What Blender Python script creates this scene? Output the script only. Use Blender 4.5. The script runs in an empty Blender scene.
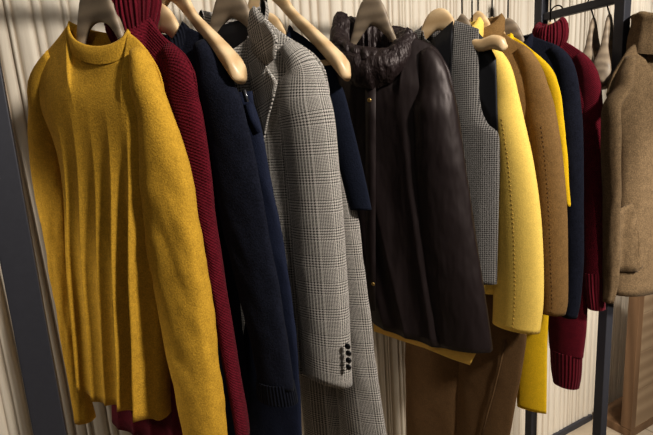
import bpy, bmesh, math, random
from mathutils import Vector, Matrix, noise
random.seed(7)
SC = bpy.context.scene
COL = SC.collection
PI = math.pi
sin, cos, rad = math.sin, math.cos, math.radians

# ------------------------------------------------------------------ camera
F = 480.0
EYE = 1.60
up = Vector((-147, 2500, 480)).normalized()
xd = Vector((889, 145, -480)); xd = (xd - up * xd.dot(up)).normalized()
yd = up.cross(xd)
CAMR = Matrix((xd, yd, up))                     # camera -> world
cam = bpy.data.cameras.new('camera'); cam.sensor_width = 36.0; cam.lens = 36.0 * F / 653.0
cam.clip_start = 0.02
camo = bpy.data.objects.new('camera', cam); COL.objects.link(camo)
camo.matrix_world = Matrix.Translation((0, 0, EYE)) @ CAMR.to_4x4()
SC.camera = camo

def ray(px, py):
    return CAMR @ Vector(((px - 326.5) / F, (217.5 - py) / F, -1.0))

# ------------------------------------------------------------------ materials
def new_mat(name):
    m = bpy.data.materials.new(name); m.use_nodes = True
    nt = m.node_tree; nt.nodes.clear()
    out = nt.nodes.new('ShaderNodeOutputMaterial'); b = nt.nodes.new('ShaderNodeBsdfPrincipled')
    nt.links.new(b.outputs[0], out.inputs[0])
    return m, nt, b

def srgb(r, g, b):
    f = lambda c: (c / 255.0 / 12.92) if c / 255.0 <= 0.04045 else ((c / 255.0 + 0.055) / 1.055) ** 2.4
    return (f(r), f(g), f(b), 1.0)

def N(nt, t, **k):
    n = nt.nodes.new(t)
    for a, v in k.items():
        setattr(n, a, v)
    return n

def math_node(nt, op, a, b=None, c=None):
    n = N(nt, 'ShaderNodeMath', operation=op)
    for i, v in enumerate((a, b, c)):
        if v is None: continue
        if isinstance(v, (int, float)): n.inputs[i].default_value = v
        else: nt.links.new(v, n.inputs[i])
    return n.outputs[0]

def mix_col(nt, fac, c1, c2, bt='MIX'):
    n = N(nt, 'ShaderNodeMix', data_type='RGBA', blend_type=bt)
    if isinstance(fac, (int, float)): n.inputs[0].default_value = fac
    else: nt.links.new(fac, n.inputs[0])
    for i, c in ((6, c1), (7, c2)):
        if isinstance(c, tuple): n.inputs[i].default_value = c
        else: nt.links.new(c, n.inputs[i])
    return n.outputs[2]

def coords(nt, kind='Object'):
    return N(nt, 'ShaderNodeTexCoord').outputs[kind]

def noise_tex(nt, co, scale, detail=3, rough=.6, sc3=None):
    if sc3:
        mp = N(nt, 'ShaderNodeMapping'); mp.inputs['Scale'].default_value = sc3
        nt.links.new(co, mp.inputs[0]); co = mp.outputs[0]
    n = N(nt, 'ShaderNodeTexNoise'); n.inputs['Scale'].default_value = scale
    n.inputs['Detail'].default_value = detail; n.inputs['Roughness'].default_value = rough
    nt.links.new(co, n.inputs['Vector'])
    return n.outputs['Fac']

def bump(nt, b, h, strength, dist):
    n = N(nt, 'ShaderNodeBump'); n.inputs['Strength'].default_value = strength; n.inputs['Distance'].default_value = dist
    nt.links.new(h, n.inputs['Height']); nt.links.new(n.outputs[0], b.inputs['Normal'])
    return n

def knit(name, col, vary=.35, fuzz=.12, grain=320, rib=None, rough=.95, bumpd=.0012, wave=None):
    """woollen cloth: melange colour, fibre bump, optional ribs (metres) across U"""
    m, nt, b = new_mat(name)
    co = coords(nt); uv = coords(nt, 'UV')
    n1 = noise_tex(nt, co, grain, 2, .7)
    n2 = noise_tex(nt, co, 60, 3, .6)
    dark = tuple(c * (1 - vary) for c in col[:3]) + (1,)
    lite = tuple(min(1, c * (1 + vary)) for c in col[:3]) + (1,)
    mr = N(nt, 'ShaderNodeMapRange'); mr.inputs[1].default_value = .32; mr.inputs[2].default_value = .68
    nt.links.new(math_node(nt, 'ADD', math_node(nt, 'MULTIPLY', n1, .7), math_node(nt, 'MULTIPLY', n2, .3)), mr.inputs[0])
    c = mix_col(nt, mr.outputs[0], dark, lite)
    h = n1
    if rib or wave:
        sx = N(nt, 'ShaderNodeSeparateXYZ'); nt.links.new(uv, sx.inputs[0])
    if rib:
        w = math_node(nt, 'SINE', math_node(nt, 'MULTIPLY', sx.outputs[0], 2 * PI / rib))
        w = math_node(nt, 'MULTIPLY_ADD', w, .5, .5)
        h = math_node(nt, 'ADD', math_node(nt, 'MULTIPLY', w, 2.2), math_node(nt, 'MULTIPLY', n1, .6))
        c = mix_col(nt, math_node(nt, 'MULTIPLY_ADD', w, .55, .45), tuple(x * .25 for x in col[:3]) + (1,), c)
    if wave:                                  # rows of small stitches
        a = math_node(nt, 'SINE', math_node(nt, 'MULTIPLY', sx.outputs[0], 2 * PI / wave))
        d = math_node(nt, 'SINE', math_node(nt, 'MULTIPLY', sx.outputs[1], 2 * PI / wave))
        w = math_node(nt, 'MULTIPLY', a, d)
        h = math_node(nt, 'ADD', math_node(nt, 'MULTIPLY', w, .8), n1)
        c = mix_col(nt, math_node(nt, 'MULTIPLY_ADD', w, .25, .7), tuple(x * .45 for x in col[:3]) + (1,), c)
    nt.links.new(c, b.inputs['Base Color'])
    b.inputs['Roughness'].default_value = rough
    b.inputs['Specular IOR Level'].default_value = .15
    b.inputs['Sheen Weight'].default_value = fuzz; b.inputs['Sheen Roughness'].default_value = .45
    b.inputs['Sheen Tint'].default_value = tuple(min(1, .25 + .75 * x) for x in col[:3]) + (1,)
    bump(nt, b, h, .8, bumpd)
    return m

def check_cloth(name, kind, dark, lite):
    """glen plaid / houndstooth from the UV map (metres)"""
    m, nt, b = new_mat(name)
    uv = coords(nt, 'UV')
    sx = N(nt, 'ShaderNodeSeparateXYZ'); nt.links.new(uv, sx.inputs[0])
    U, V = sx.outputs[0], sx.outputs[1]
    def stripe(x, period, duty=.5):
        return math_node(nt, 'LESS_THAN', math_node(nt, 'FRACT', math_node(nt, 'DIVIDE', x, period)), duty)
    if kind == 'glen':
        big = .056
        bu = stripe(U, big, .55); bv = stripe(V, big, .5)
        def yarn(x, sel):
            a = stripe(x, .0056); c = stripe(x, .0028)
            return math_node(nt, 'ADD', math_node(nt, 'MULTIPLY', a, sel), math_node(nt, 'MULTIPLY', c, math_node(nt, 'SUBTRACT', 1.0, sel)))
        yu, yv = yarn(U, bu), yarn(V, bv)
        tw = stripe(math_node(nt, 'ADD', U, V), .0028)
    else:
        yu, yv = stripe(U, .0052), stripe(V, .0052)
        tw = stripe(math_node(nt, 'ADD', U, V), .0026)
    f = math_node(nt, 'ADD', math_node(nt, 'MULTIPLY', yu, tw), math_node(nt, 'MULTIPLY', yv, math_node(nt, 'SUBTRACT', 1.0, tw)))
    c = mix_col(nt, f, dark, lite)
    co = coords(nt)
    n1 = noise_tex(nt, co, 500, 2)
    c = mix_col(nt, math_node(nt, 'MULTIPLY', n1, .35), c, (.05, .04, .03, 1))
    nt.links.new(c, b.inputs['Base Color'])
    b.inputs['Roughness'].default_value = .9; b.inputs['Specular IOR Level'].default_value = .15
    b.inputs['Sheen Weight'].default_value = .15
    bump(nt, b, f, .4, .0006)
    return m

def nylon(name, col, f1=7, f2=26):
    m, nt, b = new_mat(name)
    co = coords(nt)
    n1 = noise_tex(nt, co, f1, 3, .5, (1.6, 1.6, .6))
    n2 = noise_tex(nt, co, f2, 2, .5, (1, 1, .35))
    h = math_node(nt, 'ADD', n1, math_node(nt, 'MULTIPLY', n2, .35))
    b.inputs['Base Color'].default_value = col
    b.inputs['Roughness'].default_value = .5
    b.inputs['Specular IOR Level'].default_value = .4
    b.inputs['Specular Tint'].default_value = (1, .9, .87, 1)
    bump(nt, b, h, .6, .02)
    return m

def wood(name, c1, c2, scale=14, rough=.45, axis=(1, .12, 1)):
    m, nt, b = new_mat(name)
    co = coords(nt)
    mp = N(nt, 'ShaderNodeMapping'); mp.inputs['Scale'].default_value = axis; nt.links.new(co, mp.inputs[0])
    w = N(nt, 'ShaderNodeTexWave', wave_type='RINGS'); w.inputs['Scale'].default_value = scale
    w.inputs['Distortion'].default_value = 5; w.inputs['Detail'].default_value = 3; w.inputs['Detail Scale'].default_value = 1.2
    nt.links.new(mp.outputs[0], w.inputs[0])
    n1 = noise_tex(nt, co, 160, 2)
    f = math_node(nt, 'ADD', math_node(nt, 'MULTIPLY', w.outputs['Fac'], .7), math_node(nt, 'MULTIPLY', n1, .3))
    nt.links.new(mix_col(nt, f, c1, c2), b.inputs['Base Color'])
    b.inputs['Roughness'].default_value = rough
    bump(nt, b, f, .15, .0006)
    return m

def plain(name, col, rough=.5, metal=0, nz=.12, scale=80):
    m, nt, b = new_mat(name)
    co = coords(nt); n1 = noise_tex(nt, co, scale, 3)
    nt.links.new(mix_col(nt, n1, tuple(c * (1 - nz) for c in col[:3]) + (1,), tuple(min(1, c * (1 + nz)) for c in col[:3]) + (1,)), b.inputs['Base Color'])
    b.inputs['Roughness'].default_value = rough; b.inputs['Metallic'].default_value = metal
    bump(nt, b, n1, .1, .0005)
    return m

M = {}
M['mustard'] = knit('mustard_knit', srgb(188, 147, 54), .27, .1, 330)
M['burgundy'] = knit('burgundy_knit', srgb(102, 25, 39), .5, .1, 320, wave=.006)
M['burgundy_rib'] = knit('burgundy_rib_knit', srgb(104, 27, 40), .3, .15, 500, rib=.0085, bumpd=.002)
M['navy_knit'] = knit('navy_knit', srgb(27, 29, 40), .5, .08, 300)
M['navy_rib'] = knit('navy_rib_knit', srgb(23, 25, 35), .35, .12, 500, rib=.006)
M['navy_cloth'] = knit('navy_cloth', srgb(33, 38, 56), .2, .08, 330, rough=.8)
M['navy_tee'] = knit('navy_jersey', srgb(27, 31, 44), .25, .08, 330)
M['glen'] = check_cloth('glen_check_wool', 'glen', srgb(58, 55, 54), srgb(206, 199, 190))
M['hound'] = check_cloth('houndstooth_wool', 'hound', srgb(24, 24, 26), srgb(136, 132, 128))
M['nylon'] = nylon('dark_brown_nylon', srgb(35, 27, 27))
M['nylon_gathered'] = nylon('gathered_nylon', srgb(38, 29, 29), 34, 70)
M['black_lining'] = plain('black_lining', srgb(14, 14, 20), .6)
M['gold_lining'] = plain('golden_lining', srgb(240, 196, 96), .55)
M['lemon'] = knit('pale_yellow_wool', srgb(232, 198, 104), .14, .15, 330, bumpd=.0007)
M['camel'] = knit('camel_wool', srgb(126, 98, 62), .28, .12, 330, bumpd=.0008)
M['bright_yellow'] = knit('bright_yellow_knit', srgb(218, 178, 36), .15, .1, 330, bumpd=.0007)
M['taupe'] = knit('taupe_wool', srgb(105, 87, 65), .42, .12, 300, bumpd=.001)
M['brown'] = knit('brown_wool', srgb(104, 80, 54), .2, .1, 330, bumpd=.0006)
M['hanger'] = wood('pale_ash_wood', srgb(196, 164, 122), srgb(226, 198, 158), 10, .4, (.35, 1, 1))
M['hanger_shaded'] = wood('shaded_ash_wood', srgb(118, 104, 88), srgb(154, 138, 118), 12, .5, (.35, 1, 1))  # same ash wood, with the shade on hanger fronts put into its colour
M['hook'] = plain('black_hook_metal', srgb(24, 23, 24), .35, .8)
M['rack'] = plain('black_powder_coat', srgb(58, 58, 64), .5, .2)
M['button'] = plain('black_horn_button', srgb(20, 18, 18), .3)
M['brass'] = plain('brass_metal', srgb(190, 160, 100), .3, .9)
M['steel'] = plain('zip_metal', srgb(150, 150, 155), .3, .9)
M['thread_pale_yellow_wool'] = plain('yellow_thread', srgb(196, 160, 80), .9)
M['thread_camel_wool'] = plain('camel_thread', srgb(84, 62, 38), .9)

# ------------------------------------------------------------------ object helpers
def link(name, me, mat, parent=None):
    o = bpy.data.objects.new(name, me); COL.objects.link(o)
    if mat: me.materials.append(mat)
    if parent: o.parent = parent
    for p in me.polygons: p.use_smooth = True
    return o

def empty(name, loc, rz=0, label=None, cat=None, group=None):
    o = bpy.data.objects.new(name, None); COL.objects.link(o)
    o.location = loc; o.rotation_euler = (0, 0, rz); o.empty_display_size = .05
    if label: o['label'] = label
    if cat: o['category'] = cat
    if group: o['group'] = group
    return o

def mesh_from(verts, faces, uvs=None, merge=None):
    me = bpy.data.meshes.new('m'); me.from_pydata(verts, [], faces); me.update()
    if uvs:
        ul = me.uv_layers.new(name='UVMap')
        for l in me.loops: ul.data[l.index].uv = uvs[l.vertex_index]
    if merge:
        bm = bmesh.new(); bm.from_mesh(me)
        bmesh.ops.remove_doubles(bm, verts=bm.verts, dist=merge); bm.to_mesh(me); bm.free()
    return me

def solidify(o, t, off=-1):
    s = o.modifiers.new('thickness', 'SOLIDIFY'); s.thickness = t; s.offset = off
def subsurf(o, n=1):
    s = o.modifiers.new('smooth', 'SUBSURF'); s.levels = n; s.render_levels = n
def bevel(o, w, n=2):
    s = o.modifiers.new('bevel', 'BEVEL'); s.width = w; s.segments = n; s.limit_method = 'ANGLE'

def box(name, mat, lo, hi, parent=None, bw=.003):
    x0, y0, z0 = lo; x1, y1, z1 = hi
    v = [(x0,y0,z0),(x1,y0,z0),(x1,y1,z0),(x0,y1,z0),(x0,y0,z1),(x1,y0,z1),(x1,y1,z1),(x0,y1,z1)]
    f = [(0,3,2,1),(4,5,6,7),(0,1,5,4),(1,2,6,5),(2,3,7,6),(3,0,4,7)]
    me = bpy.data.meshes.new(name); me.from_pydata(v, [], f); me.update()
    o = bpy.data.objects.new(name, me); COL.objects.link(o); me.materials.append(mat)
    if parent: o.parent = parent
    if bw: bevel(o, bw)
    return o

def tube_mesh(pts, r, seg=10, caps=True):
    """round tube through points (Vectors); r number or list"""
    V, Fc = [], []
    n = len(pts); prev = None
    for i, p in enumerate(pts):
        t = (pts[min(i + 1, n - 1)] - pts[max(i - 1, 0)]).normalized()
        a = prev if prev is not None else (Vector((0, 0, 1)) if abs(t.z) < .9 else Vector((1, 0, 0)))
        a = (a - t * a.dot(t)).normalized(); b = t.cross(a); prev = a
        rr = r[i] if isinstance(r, (list, tuple)) else r
        for k in range(seg):
            th = 2 * PI * k / seg
            V.append(p + a * rr * cos(th) + b * rr * sin(th))
    for i in range(n - 1):
        for k in range(seg):
            k2 = (k + 1) % seg
            Fc.append((i * seg + k, i * seg + k2, (i + 1) * seg + k2, (i + 1) * seg + k))
    if caps:
        Fc.append(tuple(reversed(range(seg)))); Fc.append(tuple(range((n - 1) * seg, n * seg)))
    return mesh_from([tuple(v) for v in V], Fc)

def interp(tab, x):
    """smooth piecewise interpolation of [(x, y...), ...]"""
    if x <= tab[0][0]: return tab[0][1]
    if x >= tab[-1][0]: return tab[-1][1]
    for i in range(len(tab) - 1):
        x0, x1 = tab[i][0], tab[i + 1][0]
        if x <= x1:
            t = (x - x0) / (x1 - x0)
            y0, y1 = tab[i][1], tab[i + 1][1]
            ym = tab[i - 1][1] if i > 0 else y0 - (y1 - y0)
            yp = tab[i + 2][1] if i + 2 < len(tab) else y1 + (y1 - y0)
            xm = tab[i - 1][0] if i > 0 else x0 - (x1 - x0)
            xp = tab[i + 2][0] if i + 2 < len(tab) else x1 + (x1 - x0)
            m0 = (y1 - ym) / (x1 - xm) * (x1 - x0); m1 = (yp - y0) / (xp - x0) * (x1 - x0)
            return (2*t**3 - 3*t**2 + 1) * y0 + (t**3 - 2*t**2 + t) * m0 + (-2*t**3 + 3*t**2) * y1 + (t**3 - t**2) * m1
sat = lambda x: max(0.0, min(1.0, x))
sm = lambda x: sat(x) ** 2 * (3 - 2 * sat(x))

# ------------------------------------------------------------------ hung things: local x = along the shoulders (towards the room), local y = to the back, z = absolute height
RY = 1.00
RZ = EYE + .45

class Hung:
    def __init__(s, name, hookpx, near, yaw, label, cat, base, group=None, hy=None):
        """hookpx: photo point of the hanger's neck; near: outline points from neck to the near shoulder tip"""
        s.yaw = rad(yaw)
        r = ray(*hookpx); s.hy = hy or RY; s.hx = s.hy * r.x / r.y
        s.sd = Vector((sin(s.yaw), -cos(s.yaw))); s.nd = Vector((cos(s.yaw), sin(s.yaw)))
        s.base = base + EYE - 1.45
        s.rz = s.yaw - PI / 2
        if near:
            s.sh = [s.p(*q)[:2] for q in near]
            s.nw, s.zn = s.sh[0]; s.hw, s.zs = s.sh[-1]
            s.zm = s.sh[len(s.sh) // 2]
        s.root = empty(name, (s.hx, s.hy, s.base), s.rz, label, cat, group) if name else None
    def p(s, px, py, y=0.0):
        """the spot (s, z) on the garment's own hanging plane seen at a photo point, and its distance"""
        r = ray(px, py)
        den = r.x * s.nd.x + r.y * s.nd.y
        t = ((s.hx * s.nd.x + s.hy * s.nd.y) + y) / den
        P = r * t
        return ((P.x - s.hx) * s.sd.x + (P.y - s.hy) * s.sd.y, EYE + P.z, t, r)
    def add(s, name, verts, faces, mat, uvs=None, parent=None, merge=None):
        vv = [(a, b, c - s.base) for a, b, c in verts]
        o = link(name, mesh_from(vv, faces, uvs, merge), mat, parent or s.root)
        return o

def grid_faces(nc, nr, off=0, flip=False, wrap=False):
    f = []
    cc = nc if wrap else nc - 1
    for j in range(nr - 1):
        for i in range(cc):
            i2 = (i + 1) % nc
            q = (off + j*nc + i, off + (j+1)*nc + i, off + (j+1)*nc + i2, off + j*nc + i2)
            f.append(q[::-1] if flip else q)
    return f

def body(h, mat, fd, bd, hem, D, ry=.045, folds=(0, 8, 0), name='body', cols=70, rows=46, seed=0,
         thick=.003, hemf=None, nearw=None, farw=None, foldtop=.25, sharp=.7, sh=None, shf=None):
    """front and back panels hung from a shoulder line. sh/shf: [(s, z)] shoulder outline from neck to tip (near/far);
    nearw/farw: [(v, s)] side edges; hem: height; hemf(a): hem shift"""
    amp, freq, ph = folds
    sh = sh or h.sh; shf = shf or [(-a, b) for a, b in sh]
    nw, zn = sh[0]; sn = sh[-1][0]; nf, znf = -shf[0][0], shf[0][1]; sf = shf[-1][0]
    tf = [(-a, b) for a, b in shf]
    rs = random.Random(seed + 11)
    wob = [(rs.uniform(.6, 1.4), rs.uniform(0, 6.28), rs.uniform(-.5, .5)) for _ in range(6)]
    nearw = nearw or [(0, sn), (.3, sn - .03), (1, sn - .04)]; farw = farw or [(0, sf), (.3, sf + .03), (1, sf + .04)]
    nearw = [(0, sn)] + nearw[1:]; farw = [(0, sf)] + farw[1:]
    V, UV, Fc = [], [], []
    for side in (-1, 1):
        off = len(V)
        for j in range(rows):
            v = (j / (rows - 1)) ** 1.35
            s1, s0 = interp(nearw, v), interp(farw, v)
            for i in range(cols):
                a = -1 + 2 * i / (cols - 1)
                sx = s0 + (s1 - s0) * (a + 1) / 2
                st = sf + (sn - sf) * (a + 1) / 2
                inn = -nf < st < nw
                if inn:
                    q = math.sqrt(max(0, 1 - (st / (nw if st > 0 else nf)) ** 2))
                    zl = znf + (zn - znf) * (st + nf) / (nw + nf)
                    zt = zl - (fd if side < 0 else bd) * q
                else:
                    q = 0; zt = interp(sh, st) if st > 0 else interp(tf, -st)
                zh = hem + (hemf(a) if hemf else 0)
                z = zt + (zh - zt) * v
                d = interp(D, v) * max(0, 1 - abs(a) ** 4) ** .5
                if inn: d = ry * q + (d - ry * q) * sm(v / .16) if v < .16 else d
                else: d *= min(1, math.sqrt(v / .14))
                fa = amp * sm((v - foldtop * .3) / (.25 + foldtop)) * (1 - abs(a) ** 6)
                w0 = freq * a * PI + ph + side * .9 + .5 * sin(2.1 * v + wob[0][1]) + .9 * sin(wob[1][0] * 2.3 * a + wob[1][1])
                wv = (1 - abs(sin(w0 * .5)) ** sharp) * 2 - 1
                am = .7 + .45 * sin(a * 3.1 * wob[2][0] + wob[2][1])
                d += fa * wv * am
                d += .004 * noise.noise(Vector((sx * 9 + seed * 3.7, side * 2 + .5, z * 4))) * sm(v / .2)
                d = max(d, .0015) if abs(a) < 1 else 0
                V.append((sx, side * d, z)); UV.append((sx + (3 if side > 0 else 0), z))
        Fc += grid_faces(cols, rows, off, flip=(side > 0))
    o = h.add(name, V, Fc, mat, UV, merge=.0006)
    if thick: solidify(o, thick)
    return o

def rings_px(h, edges, wd, y=0):
    """sleeve sections on the garment's plane from left/right outline points (py, xl, xr)"""
    out = []
    for k, (py, xl, xr) in enumerate(edges):
        s, z, t, r = h.p((xl + xr) / 2, py, y)
        rh = Vector((r.x, r.y)).normalized()
        sa = abs(rh.x * h.sd.y - rh.y * h.sd.x); ca = abs(rh.x * h.nd.y - rh.y * h.nd.x)
        fwd = r.length
        half = (xr - xl) / 2 / F * t * (1.0 / fwd)
        w = wd[k] if isinstance(wd, (list, tuple)) else wd
        if w * ca > .88 * half: w = .88 * half / ca
        ws = math.sqrt(max(half ** 2 - (w * ca) ** 2, 0)) / max(sa, .2)
        out.append((s, y, z, min(ws, .11), w))
    return out

def sleeve(h, rings, mat, name='sleeve', seg=40, rows=60, dome=True, grooves=((.06, 3, .4, 1.0),), wr=.0, seed=0, thick=.003, parent=None, sh=None, lead=((.45, .012, .6), (.65, .017, .8), (.83, .022, .95), (.95, .026, 1.0)), bot=None, mir=1, wdt=None):
    """rings: (s, y, z, half width along s, half depth) from the shoulder down; dome: lead the tube in along the shoulder line"""
    R = []
    if dome:
        sh = sh or h.sh
        r0 = rings[0]
        n_, t_ = sh[0], sh[-1]
        wdt = wdt or max(.6, min(1.9, r0[3] * .9 / .026))
        for f, rr, wf in lead:
            s_ = n_[0] + (t_[0] - n_[0]) * f
            e = .004
            za, zb = interp(sh, s_ - e), interp(sh, s_ + e)
            tan = Vector((2 * e, zb - za)).normalized()
            nn = Vector((-tan.y, tan.x))
            rr *= 1 + (wdt - 1) * f
            R.append((s_ - nn.x * rr, r0[1] * f, interp(sh, s_) - nn.y * rr, rr, min(r0[4], .03) * wf))
    k0 = len(R)
    R += list(rings)
    # parametrise by length
    Ls = [0]
    for i in range(1, len(R)):
        Ls.append(Ls[-1] + math.hypot(R[i][0] - R[i-1][0], R[i][2] - R[i-1][2]) + 1e-5)
    tot = Ls[-1]
    T = [[(Ls[i] / tot, R[i][k]) for i in range(len(R))] for k in range(5)]
    u0 = Ls[k0] / tot
    V2, UV2 = [], []
    pr = []
    for j in range(rows):
        u = j / (rows - 1)
        pr.append([interp(T[k], u) for k in range(5)] + [u])
    L = 0
    for j, (s_, y, z, ws, wd, u) in enumerate(pr):
        a_, b_ = pr[max(0, j - 1)], pr[min(rows - 1, j + 1)]
        tan = Vector((b_[0] - a_[0], b_[2] - a_[2]))
        if u > u0 + .16: tan = Vector((tan.x * .0, tan.y))         # hanging part: level sections
        elif u > u0: tan.x *= 1 - (u - u0) / .16
        tan.normalize()
        nn = Vector((-tan.y, tan.x))
        if j: L += math.hypot(s_ - pr[j-1][0], z - pr[j-1][2])
        um = sm((u - u0 * .7) / .3)
        per = 2 * PI * (pr[-1][3] + pr[-1][4]) / 2
        for k in range(seg + 1):
            th = 2 * PI * (k % seg) / seg
            g = 0
            for (am, mm, ph, tw) in grooves:
                g += am * um * (1 - 2 * abs(sin(.5 * (mm * th + ph + tw * u))) ** .8)
            w = 0
            if wr:
                w = um * (wr * noise.noise(Vector((cos(th) * 1.3 + seed, sin(th) * 1.3, z * 14 + .8 * th))) + .5 * wr * noise.noise(Vector((cos(th) * 2.6 + seed, sin(th) * 2.6, z * 30))))
            r = 1 + g
            bz = bot * cos(th) * (u - .8) / .2 if (bot and u > .8) else 0
            c = (ws * r + w) * cos(th)
            V2.append((s_ + nn.x * c, y + (wd * r + w) * sin(th), z + nn.y * c + bz))
            UV2.append((per * k / seg, -L))
    Fc = grid_faces(seg + 1, rows)
    if dome: Fc.append(tuple(range(seg)))
    if mir < 0: V2 = [(-a, b, c) for a, b, c in V2]
    o = h.add(name, V2, Fc, mat, UV2, parent=parent)
    bm = bmesh.new(); bm.from_mesh(o.data); bmesh.ops.remove_doubles(bm, verts=bm.verts, dist=1e-6); bmesh.ops.recalc_face_normals(bm, faces=bm.faces); bm.to_mesh(o.data); bm.free()
    if thick: solidify(o, thick)
    return o

def collar(h, mat, nw, ry, zn, fd, bd, path, name='collar', seg=96, rib=0, ribn=44, parent=None, lumps=0, seed=0, thick=0, arc=None, cy=0, cx=0, tilt=0):
    """band turned around the neck opening; path: (outward, height)"""
    V, UV = [], []
    acc = 0
    for j, (o_, hh) in enumerate(path):
        if j: acc += math.hypot(o_ - path[j-1][0], hh - path[j-1][1])
        for k in range(seg + 1):
            th = 2 * PI * k / seg
            if arc: th = arc[0] + (arc[1] - arc[0]) * k / seg
            rr = o_ + (rib * cos(ribn * th) if rib else 0)
            sgn = -sin(th)                      # +: front is -y
            q = abs(sin(th))
            zb = zn - (fd if sin(th) > 0 else bd) * q
            lz = 0
            if lumps:
                lz = lumps * noise.noise(Vector((cos(th) * 2 + seed, sin(th) * 2, j * .35)))
                rr += lumps * noise.noise(Vector((cos(th) * 3 + seed + 5, sin(th) * 3, j * .6)))
            V.append((cx + (nw + rr) * cos(th), (ry + rr) * sgn + cy, zb + hh + lz + tilt * cos(th))); UV.append((th * (nw + ry) / 2, acc))
    o = h.add(name, V, grid_faces(seg + 1, len(path)), mat, UV, parent=parent, merge=None if arc else .00001)
    if thick: solidify(o, thick, 0)
    return o

def plate(h, name, mat, pts, thick=.004, parent=None, uvs=True, sub=2, bulge=0):
    """flat cloth piece; pts (s, y, z) polygon"""
    bm = bmesh.new()
    vs = [bm.verts.new((a, b, c - h.base)) for a, b, c in pts]
    f = bm.faces.new(vs)
    ul = bm.loops.layers.uv.new('UVMap')
    bmesh.ops.triangulate(bm, faces=[f])
    for _ in range(sub):
        bmesh.ops.subdivide_edges(bm, edges=bm.edges[:], cuts=1, use_grid_fill=True)
    for fc in bm.faces:
        for l in fc.loops: l[ul].uv = (l.vert.co.x * .96 + l.vert.co.z * .28, l.vert.co.z * .96 - l.vert.co.x * .28)
    me = bpy.data.meshes.new(name); bm.to_mesh(me); bm.free()
    o = link(name, me, mat, parent or h.root)
    solidify(o, thick, 0)
    return o

def strip(h, name, mat, pts, w, t, parent=None, closed=False):
    """ribbon following points (s,y,z); width in s/z plane"""
    V, Fc = [], []
    P = [Vector(p) for p in pts]
    for i, p in enumerate(P):
        t_ = (P[min(i+1, len(P)-1)] - P[max(0, i-1)]).normalized()
        b = t_.cross(Vector((0, 1, 0)))
        b = b.normalized() if b.length > 1e-4 else Vector((1, 0, 0))
        for q in (-1, 1): V.append(tuple(p + b * q * w / 2))
    Fc = grid_faces(2, len(P))
    o = h.add(name, V, Fc, mat, parent=parent)
    solidify(o, t, 0)
    return o

# ------------------------------------------------------------------ wooden hangers
def hanger(hx, hy, rz, zn, zs, hw, label, wide=True, grey=False, crest=.045, rail=RZ, nearlen=None, drop=.012, group='wooden hangers on the rail', bar=False, flare=None, prof=None, fwd=.022, tall=1.0):
    root = empty('clothes_hanger', (hx, hy, zs - .06), rz, label, 'hanger', group)
    mat = M['hanger_shaded'] if grey else M['hanger']  # grey picks the ash with shade painted into its colour
    base = zs - .06
    flare = flare or (.024 if wide else .006)
    if not wide: drop = .03
    V = []
    nu, seg = 41, 20
    for j in range(nu):
        t = -1 + 2 * j / (nu - 1); at = abs(t)
        s = t * hw
        zc = prof(s) if prof else zn - drop + (zs - zn) * at ** 1.15
        hh = ((.017 + .008 * at ** 3) if wide else (.015 - .005 * at)) * tall                              # half height
        top = zc + crest * math.exp(-(abs(s) / .048) ** 4)
        bot = zc - 2 * hh + crest * .45 * math.exp(-(abs(s) / .05) ** 2)
        th = .0075 + (flare - .0075) * sm((at - .25) / .75)
        e = 1.0
        if at > .9: e = math.sqrt(max(0.0, 1 - ((at - .9) / .1) ** 2)) * .97 + .03
        yo = -fwd * at ** 2 * (1 if wide else .3)
        cz = (top + bot) / 2; hz = (top - bot) / 2 * e
        for k in range(seg):
            a = 2 * PI * k / seg
            ca, sa = cos(a), sin(a)
            ca = math.copysign(abs(ca) ** .75, ca); sa = math.copysign(abs(sa) ** .75, sa)
            V.append((s, yo + th * e * ca, cz + hz * sa - base))
    Fc = grid_faces(seg, nu, wrap=True) + [tuple(range(seg)), tuple(reversed(range((nu-1)*seg, nu*seg)))]
    o = link('hanger_body', mesh_from(V, Fc), mat, root)
    bm = bmesh.new(); bm.from_mesh(o.data); bmesh.ops.recalc_face_normals(bm, faces=bm.faces); bm.to_mesh(o.data); bm.free()
    z0 = zn - drop + crest - .006
    pts = [Vector((0, 0, z0 - base)), Vector((0, 0, (z0 + rail - .045) / 2 - base))]
    rr = .018
    for k in range(15):
        a = -PI * .45 + k / 14 * PI * 1.45
        pts.append(Vector((0, -rr * cos(a) * (1 if k else 0) , rail - .003 + rr * sin(a) - base)) if k else Vector((0, -.006, rail - .028 - base)))
    link('hook', tube_mesh(pts, .0022, 8), M['hook'], root)
    if bar:
        b = tube_mesh([Vector((-hw * .8, -.012, zs - .005 - base)), Vector((hw * .8, -.012, zs - .005 - base))], .006, 10)
        link('trouser_bar', b, mat, root)
    return root


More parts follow.
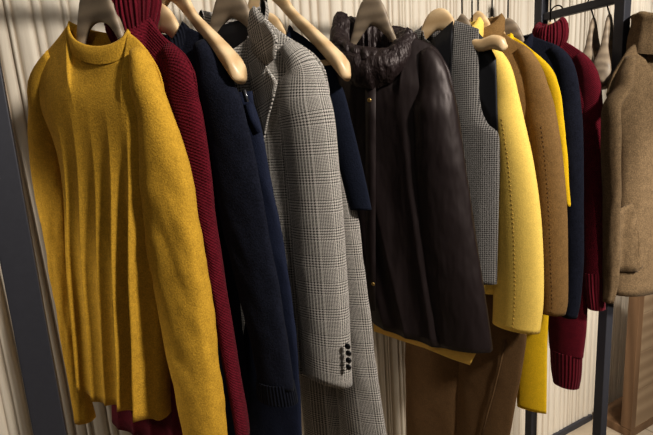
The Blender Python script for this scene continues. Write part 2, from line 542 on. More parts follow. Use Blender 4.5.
# ------------------------------------------------------------------ the setting
WY = 1.37
def ridged_wall():
    rs = random.Random(3)
    x, cuts = -2.2, []
    while x < 4.6:
        w = rs.choice([.012, .016, .02, .028, .034, .042]); cuts.append((x, w, rs.uniform(.5, 1.0))); x += w
    dx = .002; nx = int(6.8 / dx); zs = [0, .25, .5, .75, 1.0, 1.25, 1.5, 1.75, 2.0, 2.35, 2.7]
    prof = []
    ci = 0
    for i in range(nx):
        xx = -2.2 + i * dx
        while ci < len(cuts) - 1 and xx >= cuts[ci][0] + cuts[ci][1]: ci += 1
        x0, w, a = cuts[ci]; u = (xx - x0) / w
        prof.append((.004 + .006 * a) * max(0, 1 - abs(2 * u - 1) ** 3.2) + .004 * sin(xx * 23) * .5)
    V, UV = [], []
    for z in zs:
        for i in range(nx):
            xx = -2.2 + i * dx
            wx = xx + .012 * sin(z * 2.2 + xx * 1.7) * (1 if xx < .4 else .35)
            V.append((wx, WY - prof[i], z)); UV.append((xx, z))
    gv = [max(0, 1 - p_ / .0065) for p_ in prof]  # shade inside the grooves, mixed into the panel colour as tan
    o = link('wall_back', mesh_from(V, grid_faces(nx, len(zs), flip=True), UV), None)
    m, nt, b = new_mat('ridged_beige_panel')
    co = coords(nt)
    n1 = noise_tex(nt, co, 6, 4, .6, (6, 1, .25)); n2 = noise_tex(nt, co, 70, 3, .6, (3, 1, .1))
    f = math_node(nt, 'ADD', math_node(nt, 'MULTIPLY', n1, .6), math_node(nt, 'MULTIPLY', n2, .4))
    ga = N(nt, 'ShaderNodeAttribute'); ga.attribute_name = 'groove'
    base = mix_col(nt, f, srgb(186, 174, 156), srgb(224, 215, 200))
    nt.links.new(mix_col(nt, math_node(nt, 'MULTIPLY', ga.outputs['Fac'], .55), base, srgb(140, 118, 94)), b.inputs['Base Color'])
    b.inputs['Roughness'].default_value = .75
    bump(nt, b, n2, .3, .002)
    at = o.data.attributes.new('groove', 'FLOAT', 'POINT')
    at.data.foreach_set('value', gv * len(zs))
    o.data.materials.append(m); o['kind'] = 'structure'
ridged_wall()
box('wall_core', plain('wall_core_paint', srgb(200, 185, 160)), (-2.2, WY + .002, 0), (4.6, WY + .1, 2.7), bw=0)['kind'] = 'structure'

def floor_mat():
    m, nt, b = new_mat('pale_floor_tile')
    co = coords(nt)
    n1 = noise_tex(nt, co, 5, 5, .6); n2 = noise_tex(nt, co, 60, 3)
    c = mix_col(nt, n1, srgb(150, 134, 114), srgb(200, 186, 164))
    c = mix_col(nt, math_node(nt, 'MULTIPLY', n2, .25), c, srgb(120, 105, 88))
    br = N(nt, 'ShaderNodeTexBrick'); br.offset = 0; br.inputs['Scale'].default_value = 1
    br.inputs['Brick Width'].default_value = .6; br.inputs['Row Height'].default_value = .6; br.inputs['Mortar Size'].default_value = .003
    nt.links.new(co, br.inputs[0]); nt.links.new(c, br.inputs['Color1']); nt.links.new(c, br.inputs['Color2']); br.inputs['Mortar'].default_value = srgb(110, 98, 84)
    nt.links.new(br.outputs[0], b.inputs['Base Color']); b.inputs['Roughness'].default_value = .4
    return m
fl = box('floor', floor_mat(), (-2.2, -2.6, -.1), (4.6, WY + .1, 0), bw=0); fl['kind'] = 'structure'
bb = box('baseboard_back', M['rack'], (-2.2, WY - .022, 0), (2.255, WY - .006, .03), bw=.002); bb['kind'] = 'structure'

# wooden box against the wall, open at its left end
pw = wood('oak_plank_veneer', srgb(132, 110, 86), srgb(160, 138, 112), 5, .5, (.15, 1, 1))
pd = wood('oak_end_frame', srgb(98, 74, 52), srgb(128, 100, 74), 6, .5, (1, 1, .15))
PX, PY0, PY1, PZ = 2.262, 1.16, 1.352, .86
pl = empty('display_plinth', (PX + .6, (PY0 + PY1) / 2, 0), 0, 'brown oak display plinth with an open end standing against the ridged wall', 'plinth')
def pbox(nm, m, lo, hi, par=None):
    lo = (lo[0] - PX - .6, lo[1] - (PY0 + PY1) / 2, lo[2]); hi = (hi[0] - PX - .6, hi[1] - (PY0 + PY1) / 2, hi[2])
    return box(nm, m, lo, hi, par or pl, .002)
pbox('base_board', pd, (PX, PY0, 0), (PX + 1.3, PY1, .042))
pbox('front_upright', pd, (PX, PY0, .043), (PX + .04, PY0 + .05, PZ))
for k in range(4):
    z0 = .043 + k * .2
    fp = pbox('front_panel', pw, (PX + .042, PY0 + .002, z0), (PX + 1.3, PY0 + .03, z0 + .1985))
pbox('back_upright', pd, (PX + 1.24, PY1 - .05, .043), (PX + 1.3, PY1, PZ))

# the rack
rk = empty('clothing_rack', (.7, RY, 0), 0, 'dark grey metal clothing rack with square posts and a rail full of clothes', 'clothing rack')
def rbar(nm, lo, hi):
    return box(nm, M['rack'], (lo[0] - .7, lo[1] - RY, lo[2]), (hi[0] - .7, hi[1] - RY, hi[2]), rk, .002)
LX = -.087
PXR = 1.49
TOP = EYE + .48
PYB, PYF = 1.137, .865
rbar('post', (LX - .026, RY - .015, 0), (LX + .026, RY + .015, TOP))
rbar('post', (PXR - .017, PYB - .015, 0), (PXR + .017, PYB + .015, TOP))
rbar('post', (PXR - .017, PYF - .015, 0), (PXR + .017, PYF + .015, TOP))
rbar('foot_bar', (LX - .026, RY - .25, 0), (LX + .026, RY - .016, .03)); rbar('foot_bar', (LX - .026, RY + .016, 0), (LX + .026, RY + .25, .03))
rbar('foot_bar', (PXR - .017, PYF + .016, 0), (PXR + .017, PYB - .016, .03))
CB = EYE + .325
rbar('cross_bar', (PXR - .011, PYF + .016, CB - .024), (PXR + .011, PYB - .016, CB))
rbar('top_bar', (PXR - .017, PYF + .016, TOP - .03), (PXR + .017, PYB - .016, TOP))
o = link('hanging_rail', tube_mesh([Vector((LX + .027 - .7, 0, RZ - .012)), Vector((PXR - .018 - .7, 0, RZ - .012))], .012, 16), M['rack'], rk)
o = link('side_arm', tube_mesh([Vector((PXR - .7 + .012, PYF - .014 - RY, RZ - .012)), Vector((PXR + .12 - .7, .70 - RY, RZ - .012))], .008, 12), M['rack'], rk)

# ------------------------------------------------------------------ garments
TURTLE = [(.004, -.02), (.012, 0), (.016, .012), (.017, .03), (.014, .05), (.008, .062), (0, .066), (-.007, .062), (-.01, .05), (-.011, .02), (-.01, -.01)]
CREWC = [(.006, -.02), (.005, -.008), (.002, .004), (-.003, .009), (-.007, .005), (-.006, -.006)]
COATC = [(.006, -.02), (.011, .0), (.012, .028), (.004, .042), (-.004, .038), (-.006, 0)]
def z_at(h, x, y): return h.p(x, y)[1]
def s_at(h, x, y): return h.p(x, y)[0]
neg = lambda rg: [(-r[0],) + tuple(r[1:]) for r in rg]
def px3(h, pts, y):
    ys = y if isinstance(y, list) else [y] * len(pts)
    return [(h.p(a, b, q)[0], q, h.p(a, b, q)[1]) for (a, b), q in zip(pts, ys)]
def hang(h, hw, label, up=0, drop=.032, pw=1.3, **k):
    """a hanger inside garment h: arms lie just under the shoulder cloth and rise out of the neck opening"""
    s = min(hw, h.hw - .012)
    z1 = interp(h.sh, h.nw) - drop
    def prof(x):
        x = abs(x)
        if x >= h.nw: return interp(h.sh, x) - drop
        return z1 + (h.zn + up - .015 - z1) * (1 - (x / h.nw) ** pw)
    return hanger(h.hx, h.hy, h.rz, h.zn + up, interp(h.sh, s), s, label, prof=prof, **k)
def knob(name, mat, parent, h, s_, y, z_, r=.007, flat=.5):
    bm = bmesh.new(); bmesh.ops.create_uvsphere(bm, u_segments=14, v_segments=8, radius=r)
    bmesh.ops.scale(bm, vec=(1, flat, 1), verts=bm.verts)
    me = bpy.data.meshes.new('b'); bm.to_mesh(me); bm.free()
    o = link(name, me, mat, parent); o.location = (s_, y, z_ - h.base); return o

# 1 mustard sweater
h = Hung('sweater', (97, 10), [(128, 32), (140, 42), (151, 56), (160, 73), (165, 92)], 36, 'mustard yellow crew neck sweater hanging first on the rail, nearest the left post', 'sweater', .90, 'sweaters on the rail')
far = [h.p(*q)[:2] for q in [(69, 24), (58, 39), (47, 52), (36, 66), (29, 84)]]
hz = z_at(h, 166, 414); hzf = z_at(h, 84, 376)
fdy = (h.zn + far[0][1]) / 2 - h.p(95, 48, -.022)[1]
body(h, M['mustard'], fdy, .012, (hz + hzf) / 2, [(0, .02), (.12, .036), (.4, .042), (1, .045)], ry=.022, folds=(.017, 5.6, .6), cols=150, rows=60, seed=1, foldtop=.34, sharp=.9, shf=far,
     nearw=[(0, 0), (.3, s_at(h, 160, 170)), (1, s_at(h, 168, 424))], farw=[(0, 0), (.25, s_at(h, 68, 180)), (.6, s_at(h, 76, 280)), (1, s_at(h, 84, 388))], hemf=lambda a: (hz - hzf) / 2 * a + .006 * sin(5 * a))
collar(h, M['mustard'], (h.nw - far[0][0]) / 2, .022, (h.zn + far[0][1]) / 2, fdy, .012, [(.003, -.026), (.0035, -.012), (.002, .003), (-.001, .006), (-.004, .003), (-.004, -.012)], name='neckband', cx=(h.nw + far[0][0]) / 2, tilt=(h.zn - far[0][1]) / 2)
sleeve(h, rings_px(h, [(112, 136, 172), (150, 139, 185), (200, 144, 195), (260, 152, 205), (320, 163, 214), (380, 174, 222), (452, 188, 232)], [.026, .032, .035, .035, .035, .035, .035], y=-.012), M['mustard'], seed=1, grooves=((.15, 2, -1.0, .3), (.07, 3, .6, 1.5)), wr=.004)
sleeve(h, neg(rings_px(h, [(108, 28, 60)], [.022], y=.004) + rings_px(h, [(140, 28, 66)], [.026], y=.014) + rings_px(h, [(180, 33, 70), (230, 43, 72), (300, 55, 78), (360, 65, 86), (420, 75, 96)], [.026, .024, .022, .022, .022], y=.03)), M['mustard'], seed=2, mir=-1, sh=[(-a, b) for a, b in far], grooves=((.10, 2, .4, 1.2), (.06, 3, 1.6, 1.5)), wr=.003)
hang(h, .15, 'pale wooden hanger inside the mustard sweater', crest=.045, wide=True, flare=.006, fwd=.004, up=.062, tall=1.25, drop=.034, pw=3, grey=True)

# 2 burgundy turtleneck near the left
h = Hung('sweater', (133, 8), [(148, 16), (163, 36), (176, 46), (187, 57), (194, 72), (198, 90)], 32, 'burgundy turtleneck sweater hanging directly behind the mustard yellow sweater', 'sweater', .80, 'sweaters on the rail')
body(h, M['burgundy'], .035, .01, EYE - .68, [(0, .015), (.2, .028), (1, .03)], folds=(.006, 5, .3), seed=2, farw=[(0, 0), (.3, -.14), (1, s_at(h, 116, 432))])
collar(h, M['burgundy_rib'], h.nw - .004, .035, h.zn, .03, .01, [(o_, z_ * 1.1) for o_, z_ in TURTLE], name='turtleneck', rib=.0022, ribn=40, seg=240, tilt=.02)
sleeve(h, rings_px(h, [(96, 160, 199), (120, 166, 204), (160, 172, 210), (220, 194, 217), (290, 208, 228), (350, 219, 238), (415, 231, 249), (438, 235, 252)], .02, y=0), M['burgundy'], seed=3, grooves=((.08, 2, .2, .6),), wr=.002)
hang(h, .15, 'wooden hanger inside the burgundy turtleneck next to the mustard sweater', drop=.06, wide=False, grey=True, crest=.06)

# 3 navy cardigan
h = Hung('cardigan', (158, -4), [(184, 26), (196, 31), (209, 41), (221, 54), (231, 71), (236, 90)], 36, 'dark navy knitted cardigan between the left burgundy turtleneck and the navy trousers', 'cardigan', .93)
body(h, M['navy_knit'], .06, .01, EYE - .56, [(0, .012), (.2, .024), (1, .026)], folds=(.005, 5, .3), seed=3)
collar(h, M['navy_rib'], h.nw, .045, h.zn, .06, .01, CREWC, name='neckband')
so = sleeve(h, rings_px(h, [(98, 198, 240), (120, 202, 247), (160, 208, 256), (220, 219, 267), (290, 236, 281), (350, 250, 291), (385, 256, 296)], .024, y=-.014), M['navy_knit'], seed=4, grooves=((.07, 2, .5, .8), (.05, 3, 0, 1)), wr=.002)
sleeve(h, rings_px(h, [(380, 255, 295), (393, 255, 298), (399, 256, 299)], .026, y=-.014), M['navy_rib'], name='cuff', dome=False, grooves=(), parent=so)
hang(h, .15, 'pale wooden hanger holding the dark navy cardigan', wide=False, up=.02)

# trousers on bare broad hangers
def trousers(h, mat, waist_z, legs, wb=(.15, .035), band=.04, cx=0, cy=0):
    pth = [(0, -band), (.002, -band * .5), (.001, 0), (-.003, 0), (-.004, -band)]
    w = collar(h, mat, wb[0], wb[1], waist_z, 0, 0, pth, name='waistband', cx=cx, cy=cy)
    for k, rg in enumerate(legs):
        sleeve(h, rg, mat, name='trouser_leg', dome=False, grooves=((.05, 2, .3 + k, .5),), wr=.002, seed=20 + k)
    return w

h = Hung('trousers', (168, -22), [(200, 12), (222, 36), (243, 58), (250, 68)], 33, 'navy blue trousers with a belt loop and zip, between the navy cardigan and grey blazer', 'trousers', .45, 'trousers on the rail')
hanger(h.hx, h.hy, h.rz, z_at(h, 172, -14), z_at(h, 243, 58), h.hw, 'pale wooden hanger with a bare rounded end above the navy trousers', wide=True, bar=True, flare=.025)
zw = h.p(244, 92, .03)[1]
near = rings_px(h, [(100, 225, 252), (130, 232, 262), (180, 240, 271), (230, 248, 281), (300, 248, 292), (370, 238, 299), (450, 240, 304)], .016, y=.03)
farl = [(s - .15, y, z, w, d) for s, y, z, w, d in near]
wbs = h.p(252, 95, .03)[0]
wbd = trousers(h, M['navy_cloth'], zw, [near, farl], wb=(.13, .017), cx=wbs - .13, cy=.03)
def loops(h, mat, zw, ztop, ss, yy=-.028):
    for sx in ss:
        strip(h, 'hanging_loop', mat, [(sx, yy, zw - .03), (sx, yy - .002, zw + .3 * (ztop - zw)), (sx, yy * .8, zw + .8 * (ztop - zw)), (sx, .0, ztop)], .008, .002)
loops(h, M['navy_cloth'], zw, zw + .07, (-.09, .1), .012)
x0, z0, _, _ = h.p(245, 90, .01); x1, z1, _, _ = h.p(248, 102, .01)
zo = h.add('zip_pull', [(x0 - .004, .008, z0), (x0 + .004, .008, z0), (x1 + .004, .008, z1), (x1 - .004, .008, z1)], [(0, 1, 2, 3)], M['steel'], parent=wbd); solidify(zo, .003)
x0, z0, _, _ = h.p(247, 104, .01); x1, z1, _, _ = h.p(257, 134, .01)
strip(h, 'belt_loop', M['navy_cloth'], [(x0, .01, z0), ((x0 + x1) / 2, .006, (z0 + z1) / 2), (x1, .01, z1)], .018, .004, parent=wbd)

# 5 glen check blazer
h = Hung('blazer', (230, 4), [(262, 14), (275, 27), (290, 38), (305, 47), (318, 58), (326, 72), (330, 92)], 36, 'grey checked wool blazer with a notched lapel and four dark cuff buttons', 'blazer', .86)
body(h, M['glen'], .07, .005, EYE - .53, [(0, .02), (.2, .034), (.5, .036), (1, .04)], folds=(.003, 3, .3), seed=5)
so = sleeve(h, rings_px(h, [(104, 274, 332), (125, 277, 336), (160, 281, 339), (220, 286, 344), (290, 291, 349), (340, 295, 352), (375, 297, 354)], .036, y=-.01), M['glen'], seed=5, grooves=((.05, 2, 1.2, .2),), wr=.001, bot=-.012)
yl = -.050
plate(h, 'collar_leaf', M['glen'], px3(h, [(250, 12), (254, 6), (262, 14), (277, 38), (275, 58), (266, 66), (252, 50), (248, 30)], [-.03, -.034, -.042, -.062, -.062, -.055, -.035, -.03]), .004)
plate(h, 'lapel', M['glen'], px3(h, [(248, 36), (266, 66), (277, 82), (274, 96), (268, 118), (262, 150), (256, 142), (250, 108), (247, 70)], [-.026, -.05, -.066, -.066, -.06, -.05, -.044, -.026, -.024]), .004)
plate(h, 'neck_lining', M['black_lining'], px3(h, [(212, 28), (240, 20), (250, 24), (250, 60), (246, 84), (236, 70)], .0), .004)
collar(h, M['glen'], h.nw, .05, h.zn, .05, .005, [(.004, -.01), (.01, .01), (.008, .024), (0, .03), (-.004, .02), (-.004, -.01)], name='collar_stand', arc=(PI * 1.0, PI * 2.0))
for bx, by in [(347, 347), (348, 354), (348, 361), (348, 368)]:
    s_, z_, _, _ = h.p(bx, by, -.04); knob('cuff_button', M['button'], so, h, s_, -.037, z_, .0065)
hang(h, .17, 'broad pale wooden hanger inside the grey checked blazer', crest=.06, wide=False, up=.02, grey=True)

# 6 navy short sleeved
h = Hung('short_sleeved_sweater', (266, -2), [(291, 29), (304, 37), (316, 47), (327, 59), (335, 73), (341, 90)], 34, 'navy short sleeved fine knit between the grey blazer and the bare rounded hanger', 'sweater', .95, 'sweaters on the rail')
body(h, M['navy_tee'], .06, .01, EYE - .45, [(0, .008), (.2, .012), (1, .015)], ry=.03, folds=(.003, 4, .3), seed=6)
collar(h, M['navy_tee'], h.nw, .03, h.zn, .06, .01, CREWC, name='neckband')
sleeve(h, rings_px(h, [(98, 304, 345), (120, 314, 351), (160, 330, 361), (190, 341, 368), (209, 347, 372)], .018), M['navy_tee'], seed=6, grooves=((.12, 2, .5, .3),))
hang(h, .14, 'slim pale wooden hanger holding the navy short sleeved knit', wide=False, up=.012)

# 7 check trousers
h = Hung('trousers', (266, -24), [(300, 14), (325, 36), (350, 60), (355, 68)], 33, 'grey checked wool trousers hung behind the matching grey blazer', 'trousers', .45, 'trousers on the rail')
hanger(h.hx, h.hy, h.rz, z_at(h, 270, -16), z_at(h, 347, 58), h.hw, 'pale wooden hanger with a bare rounded end beside the dark hooded jacket', wide=True, bar=True, flare=.025)
zw = z_at(h, 338, 112)
near = rings_px(h, [(125, 310, 340), (180, 318, 350), (212, 322, 357), (250, 324, 362), (310, 328, 370), (370, 333, 378), (450, 338, 392)], .02)
farl = rings_px(h, [(125, 276, 312), (180, 280, 316), (212, 282, 318), (250, 285, 322), (310, 290, 334), (370, 296, 342), (450, 302, 350)], .016, y=.026)
trousers(h, M['glen'], zw, [near, farl], wb=(.13, .02), cx=s_at(h, 340, 115) - .13)
loops(h, M['glen'], zw, zw + .1, (-.09, .1))

# 8 hooded jacket
h = Hung('hooded_jacket', (371, 6), [(412, 30), (426, 42), (436, 48), (443, 58), (450, 72), (455, 94)], 31, 'glossy dark brown padded jacket with a gathered hood and golden lining', 'jacket', .95)
hemz = z_at(h, 440, 341); hemzf = z_at(h, 373, 316)
h.sh[0] = (.095, h.sh[0][1] - .01); h.nw = .095
body(h, M['nylon'], .08, .01, (hemz + hemzf) / 2, [(0, .03), (.12, .05), (.5, .05), (1, .055)], ry=.06, folds=(.004, 4.2, .5), seed=8, cols=90, foldtop=.1, sharp=1, farw=[(0, 0), (.3, -.18), (1, s_at(h, 373, 325))], nearw=[(0, 0), (.3, h.hw - .03), (1, s_at(h, 462, 345))], hemf=lambda a: (hemz - hemzf) / 2 * a)
lg = px3(h, [(374, 300), (420, 318), (470, 330), (478, 350), (470, 365), (452, 359), (425, 348), (400, 340), (374, 331)], -.035)
plate(h, 'lining', M['gold_lining'], lg, .003)
sleeve(h, rings_px(h, [(106, 410, 457), (130, 411, 461), (180, 413, 468), (240, 418, 477), (300, 424, 487), (330, 428, 492), (344, 432, 494)], .045, y=-.015), M['nylon'], seed=8, grooves=((.05, 3, .5, .9),), wr=.002)
hd = collar(h, M['nylon_gathered'], .075, .055, h.zn - .012, .075, .0, [(.01, -.035), (.028, -.02), (.036, .005), (.03, .03), (.012, .045), (-.004, .042), (-.014, .03), (-.018, .0), (-.018, -.04)], name='hood', lumps=.010, seed=3, seg=160, rib=.0012, ribn=23, tilt=-.026)
collar(h, M['nylon_gathered'], .085, .06, h.zn + .008, .07, -.004, [(.0, -.01), (.012, -.004), (.018, .008), (.014, .022), (.002, .028), (-.010, .02), (-.012, .004)], name='gathered_hood_edge', lumps=.009, seed=9, seg=200, rib=.003, ribn=26, tilt=-.03, parent=hd)
pz = [h.p(371, y, -.058) for y in (80, 120, 160, 210, 260, 310)]
zp = strip(h, 'zip_placket', M['nylon'], [(a[0], -.060, a[1]) for a in pz], .026, .003)
for bx, by in ((368, 100), (372, 285)):
    s_, z_, _, _ = h.p(bx, by, -.07); knob('snap_button', M['brass'], zp, h, s_, -.063, z_, .005, .45)
hang(h, .16, 'shade-toned wooden hanger rising out of the dark hooded jacket', crest=.075, wide=False, grey=True, up=.035)

# 9 brown trousers behind the pale yellow coat
h = Hung('trousers', (472, 9), [(492, 34), (505, 48), (513, 66)], 20, 'brown wide leg wool trousers hanging below the dark jacket and the pale yellow coat', 'trousers', .45, 'trousers on the rail')
zw = z_at(h, 500, 130)
near = rings_px(h, [(140, 484, 522), (240, 474, 528), (300, 462, 526), (335, 458, 525), (400, 454, 515), (450, 452, 507)], .018)
farl = rings_px(h, [(140, 444, 482), (240, 428, 474), (300, 410, 467), (335, 403, 464), (400, 402, 462), (450, 402, 460)], .018, y=.004)
trousers(h, M['brown'], zw, [near, farl], wb=(.15, .018))
loops(h, M['brown'], zw, h.zs, (-.09, .1), -.02)
sp = [h.p(a, b, -.02) for a, b in ((506, 340), (500, 365), (494, 390), (487, 415), (480, 440))]
strip(h, 'side_seam', M['brown'], [(a[0], -.0215, a[1]) for a in sp], .005, .003)
hang(h, .14, 'shade-toned wooden hanger of the brown trousers, mostly hidden behind the houndstooth vest', wide=False, grey=True)

# 10 houndstooth sleeveless
h = Hung('sleeveless_vest', (438, 4), [(454, 20), (466, 24), (479, 29)], 25, 'black and white houndstooth sleeveless vest with a black lined armhole', 'vest', .98)
zh = z_at(h, 490, 283)
nv = []
for x, y in ((479, 29), (479, 50), (479, 75), (480, 100), (484, 116), (490, 126), (498, 132), (500, 160), (499, 200), (498, 240), (497, 283)):
    s_, z_, _, _ = h.p(x, y); nv.append((max(0, (h.zs - z_) / (h.zs - zh)), s_))
body(h, M['hound'], .05, .0, zh, [(0, .022), (.2, .026), (1, .03)], ry=.03, folds=(.003, 3, .3), seed=10, nearw=nv, farw=[(0, 0), (.35, -.1), (.45, -.16), (1, -.16)], rows=90)
plate(h, 'armhole_lining', M['black_lining'], px3(h, [(478, 32), (488, 43), (496, 58), (498, 132), (490, 132), (478, 110)], .012), .004)
plate(h, 'neck_lining', M['black_lining'], px3(h, [(432, 40), (445, 28), (453, 21), (452, 40), (448, 75), (450, 100), (440, 95)], -.034), .003)
he = s_at(h, 508, 45); ze = h.p(494, 34)[:2]
def vprof(x):
    x = abs(x); z1 = h.zn - .026
    if x < h.nw: return z1 + .012 * (1 - (x / h.nw) ** 1.3)
    return interp([(h.nw, z1), (h.hw, h.zs - .024), (ze[0], ze[1] - .002), (he + .01, ze[1] - .018)], x)
hanger(h.hx, h.hy, h.rz, h.zn + .03, h.zs, he, 'broad wooden hanger with a bare pale end above the houndstooth vest', crest=.05, wide=True, flare=.016, prof=vprof, fwd=0, tall=.8)

def coat_like(hook, near, yaw, label, cat, name, mat, sl, wd, group=None, base=.9, turtle=False, seed=0, bodyhem=None, hlabel='', cuff=None, collar_path=None, hshade=False, thin=.026, colmat=None, grooves=((.05, 2, .6, .3),), wr=.001, stitch=None, tn=1.1, tk=None, hangw=.15):
    h = Hung(name, hook, near, yaw, label, cat, base, group)
    body(h, mat, .04, .01, bodyhem + EYE - 1.45, [(0, thin * .5), (.2, thin), (1, thin)], ry=.035, folds=(.003, 4, .3), seed=seed)
    wds = [wd * .75] + [wd] * (len(sl) - 1)
    so = sleeve(h, rings_px(h, sl, wds), mat, seed=seed, grooves=grooves, wr=wr)
    if cuff: sleeve(h, rings_px(h, cuff, wd * 1.08), colmat or mat, name='cuff', dome=False, grooves=(), parent=so)
    if turtle: collar(h, colmat or mat, tk or h.nw, .03, h.zn, .02, .01, [(o_, z_ * tn) for o_, z_ in TURTLE], name='turtleneck', rib=.002, ribn=36, seg=216)
    elif collar_path: collar(h, colmat or mat, h.nw, .035, h.zn, .04, .0, collar_path, name='collar')
    if stitch is not None:
        rg = rings_px(h, sl, wds); rg.sort(key=lambda q: q[2])
        ts = [[(q[2], q[k]) for q in rg] for k in (0, 3, 4)]
        V, Fc = [], []
        z = rg[0][2] + .01
        while z < rg[-2][2]:
            i0 = len(V)
            for zz in (z, z + .005):
                s0, ws, w_ = (interp(t_, zz) for t_ in ts)
                s_ = s0 + stitch * ws; y_ = -w_ * math.sqrt(1 - stitch ** 2) - .0002
                V += [(s_ - .0008, y_, zz), (s_ + .0008, y_, zz)]
            Fc.append((i0, i0 + 1, i0 + 3, i0 + 2)); z += .012
        o = h.add('sleeve_stitching', V, Fc, M['thread_' + mat.name], parent=so); solidify(o, .0006, 0)
    hang(h, hangw, hlabel, wide=False, grey=hshade, crest=.045, up=.03, drop=.046)
    return h

# 11 pale yellow coat
coat_like((462, 8), [(478, 34), (490, 43), (500, 50), (508, 60), (513, 72), (517, 88)], 16, 'pale yellow wool coat with stitched sleeve, between the houndstooth vest and the camel coat', 'coat', 'wool_coat', M['lemon'],
          [(98, 486, 519), (120, 488, 524), (160, 490, 533), (210, 491, 540), (260, 492, 543), (300, 492, 543), (327, 491, 540)], .034, group='coats on the rail', bodyhem=.96, seed=11,
          collar_path=COATC, hlabel='shade-toned wooden hanger holding the pale yellow coat', hshade=True, stitch=.1, grooves=(), wr=0)
# 12 camel coat
coat_like((478, 10), [(500, 30), (514, 40), (528, 48), (539, 62), (546, 78), (550, 94)], 22, 'camel brown wool coat between the pale yellow coat and the bright yellow dress', 'coat', 'wool_coat', M['camel'],
          [(106, 522, 554), (125, 525, 558), (160, 528, 563), (210, 531, 567), (260, 534, 568), (300, 537, 568), (312, 537, 566)], .03, group='coats on the rail', bodyhem=.98, seed=12,
          collar_path=COATC, hlabel='pale wooden hanger holding the camel coat', stitch=.15, grooves=(), wr=0)
# 13 bright yellow dress
h13 = coat_like((492, 10), [(512, 36), (522, 42), (536, 53), (548, 64), (556, 76), (560, 92)], 23, 'bright yellow long knit dress with a thin edge showing beside the camel coat', 'dress', 'knit_dress', M['bright_yellow'],
          [(100, 548, 562), (120, 551, 564), (150, 556, 567), (180, 561, 569), (206, 566, 571)], .01, bodyhem=1.0, seed=13, thin=.012, collar_path=CREWC,
          hlabel='pale wooden hanger holding the bright yellow dress', base=.7)
sk = rings_px(h13, [(200, 505, 548), (300, 512, 548), (340, 515, 547), (380, 515, 547), (408, 515, 547)], .02)
sleeve(h13, sk, M['bright_yellow'], name='skirt_panel', dome=False, grooves=((.12, 3, .4, .5),), seed=14)
# 14 navy sweater
coat_like((508, 10), [(532, 36), (546, 41), (560, 47), (571, 58), (577, 74), (580, 92)], 20, 'dark navy knitted sweater between the bright yellow dress and the right burgundy turtleneck', 'sweater', 'sweater', M['navy_knit'],
          [(104, 555, 581), (125, 557, 583), (160, 558, 584), (210, 560, 584), (260, 561, 584), (300, 561, 581), (316, 561, 578)], .026, group='sweaters on the rail', bodyhem=.92, seed=15, collar_path=CREWC,
          hlabel='shade-toned wooden hanger holding the dark navy sweater', base=.88, hshade=True)
# 15 burgundy turtleneck
h15 = coat_like((550, 28), [(563, 40), (576, 48), (588, 57), (596, 68), (600, 80), (602, 96)], 10, 'burgundy turtleneck sweater with ribbed cuff, last on the rail beside the taupe coat', 'sweater', 'sweater', M['burgundy'],
          [(106, 577, 603), (125, 579, 604), (160, 580, 605), (210, 581, 605), (255, 582, 605), (275, 582, 605)], .026, group='sweaters on the rail', bodyhem=.80, seed=16, turtle=True, tn=1.0, tk=.034, colmat=M['burgundy_rib'],
          cuff=[(272, 582, 605), (290, 584, 605), (308, 587, 606)], hlabel='wooden hanger inside the right burgundy turtleneck', base=.66)
tb = rings_px(h15, [(250, 545, 588), (320, 546, 587), (352, 548, 584)], .03)
tl = sleeve(h15, tb, M['burgundy'], name='tail', dome=False, grooves=((.06, 2, .4, .5),), seed=17)
sleeve(h15, rings_px(h15, [(351, 549, 583), (372, 550, 582), (384, 552, 580)], .031), M['burgundy_rib'], name='ribbed_hem', dome=False, grooves=(), seed=17, parent=tl)

# 16 taupe coat facing the room
h = Hung('wool_coat', (662, 20), None, 79, 'taupe brown wool coat with a high collar and patch pocket, facing front at the right', 'coat', .9, 'coats on the rail', hy=.79)
shf = [h.p(*q)[:2] for q in [(637, 42), (628, 50), (620, 62), (612, 76), (606, 94)]]
h.sh = [(-a, b) for a, b in shf]; h.nw, h.zn = h.sh[0]; h.hw, h.zs = h.sh[-1]
hz = z_at(h, 640, 288)
sf = shf[-1][0]
tb_ = body(h, M['taupe'], .02, .0, hz, [(0, .03), (.15, .045), (.5, .05), (1, .055)], ry=.06, folds=(.006, 3, .9), seed=18, foldtop=.1, sharp=1, nearw=[(0, 0), (.3, h.hw - .012), (1, h.hw)], farw=[(0, 0), (.3, s_at(h, 617, 170)), (1, s_at(h, 611, 288))])
collar(h, M['taupe'], h.nw, .06, h.zn, .02, .0, [(.012, -.03), (.010, -.01), (.004, .02), (.0, .05), (.002, .068), (.006, .075), (-.002, .08), (-.010, .072), (-.014, .03)], name='high_collar', lumps=.006, seed=4)
sl = rings_px(h, [(106, 602, 622), (130, 600, 622), (180, 601, 622), (230, 602, 621), (280, 602, 619), (302, 602, 614)], .03, y=-.036)
sleeve(h, neg(sl), M['taupe'], mir=-1, seed=18, grooves=((.05, 2, .6, .3),), wr=.002)
sleeve(h, neg(sl), M['taupe'], seed=19, wr=.002)
pk = px3(h, [(615, 215), (625, 212), (637, 204), (639, 240), (640, 266), (636, 272), (622, 275), (615, 276)], -.05)
po = plate(h, 'patch_pocket', M['taupe'], pk, .005, sub=3)
front = [v.co for v in tb_.data.vertices if v.co.y < -.004]
for v in po.data.vertices:
    c = min(front, key=lambda q: (q.x - v.co.x) ** 2 + (q.z - v.co.z) ** 2)
    v.co.y = c.y - .007
hang(h, .17, 'wooden hanger inside the taupe coat', crest=.05, wide=False, up=.02)

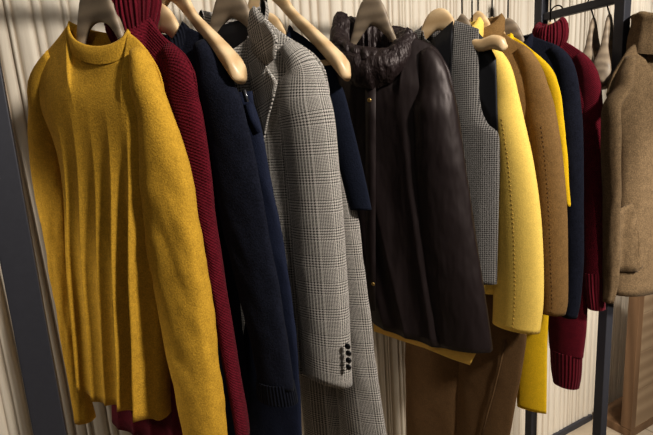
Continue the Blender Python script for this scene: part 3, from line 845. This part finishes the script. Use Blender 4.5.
# empty hangers on the cross bar
for hp, lab in (((557, 6), 'empty wooden hanger on the cross bar, mostly hidden behind the right burgundy turtleneck'), ((594, 10), 'empty wooden hanger on the cross bar, middle of the three'), ((610, 5), 'empty wooden hanger on the cross bar, nearest the front post')):
    r = ray(*hp); Yh = PXR * r.y / r.x
    hanger(PXR, Yh, rad(199), CB - .085, CB - .19, .118, lab, wide=True, grey=True, crest=.05, rail=CB, group='empty hangers on the cross bar', flare=.028, tall=1.5, fwd=-.01)

# ------------------------------------------------------------------ light
def area(name, loc, tgt, e, size, col=(1, .95, .88), spread=None):
    l = bpy.data.lights.new(name, 'AREA'); l.energy = e; l.size = size; l.color = col; l.shape = 'DISK'
    if spread: l.spread = rad(spread)
    o = bpy.data.objects.new(name, l); COL.objects.link(o); o.location = loc
    o.rotation_euler = (Vector(tgt) - Vector(loc)).to_track_quat('-Z', 'Y').to_euler()
    return o
def spot(name, loc, tgt, e, ang, blend=.4, r=.06, col=(1, .95, .88)):
    l = bpy.data.lights.new(name, 'SPOT'); l.energy = e; l.spot_size = rad(ang); l.spot_blend = blend; l.shadow_soft_size = r; l.color = col
    o = bpy.data.objects.new(name, l); COL.objects.link(o); o.location = loc
    o.rotation_euler = (Vector(tgt) - Vector(loc)).to_track_quat('-Z', 'Y').to_euler()
    return o
spot('track_spot_right', (1.35, -1.2, EYE + 1.35), (.5, .95, EYE - .25), 350, 75, r=.12)
spot('fill_spot_left', (-.9, -.5, EYE + 1.2), (.2, 1.1, EYE - .3), 10, 75, r=.15)  # unseen fill lamp, added to lift the garment fronts
spot('fill_spot_wall_left', (-.85, 1.2, EYE + .2), (-.2, 1.37, EYE - .65), 20, 75, r=.06)  # unseen lamp near the wall, added to brighten its left part
spot('fill_spot_wall', (2.3, .9, EYE + 1.2), (2.25, 1.37, .3), 70, 70)  # added lamp, washes the right wall and plinth from above
spot('fill_spot_plinth', (1.62, .58, EYE + .35), (2.5, 1.37, .5), 45, 34)  # unseen lamp, added to light the inside of the plinth
spot('fill_spot_end', (.75, -1.1, EYE + .9), (2.35, 1.37, .5), 240, 28)  # added fill lamp, reaches the wall through the plinth's open end
area('ceiling_glow', (.6, .2, EYE + 1.5), (.6, .6, 0), 4, 2.0)
w = bpy.data.worlds.new('world'); SC.world = w; w.use_nodes = True
w.node_tree.nodes['Background'].inputs[0].default_value = (.9, .85, .8, 1); w.node_tree.nodes['Background'].inputs[1].default_value = .035
SC.view_settings.view_transform = 'Standard'
SC.view_settings.look = 'Medium High Contrast'
SC.view_settings.exposure = 0
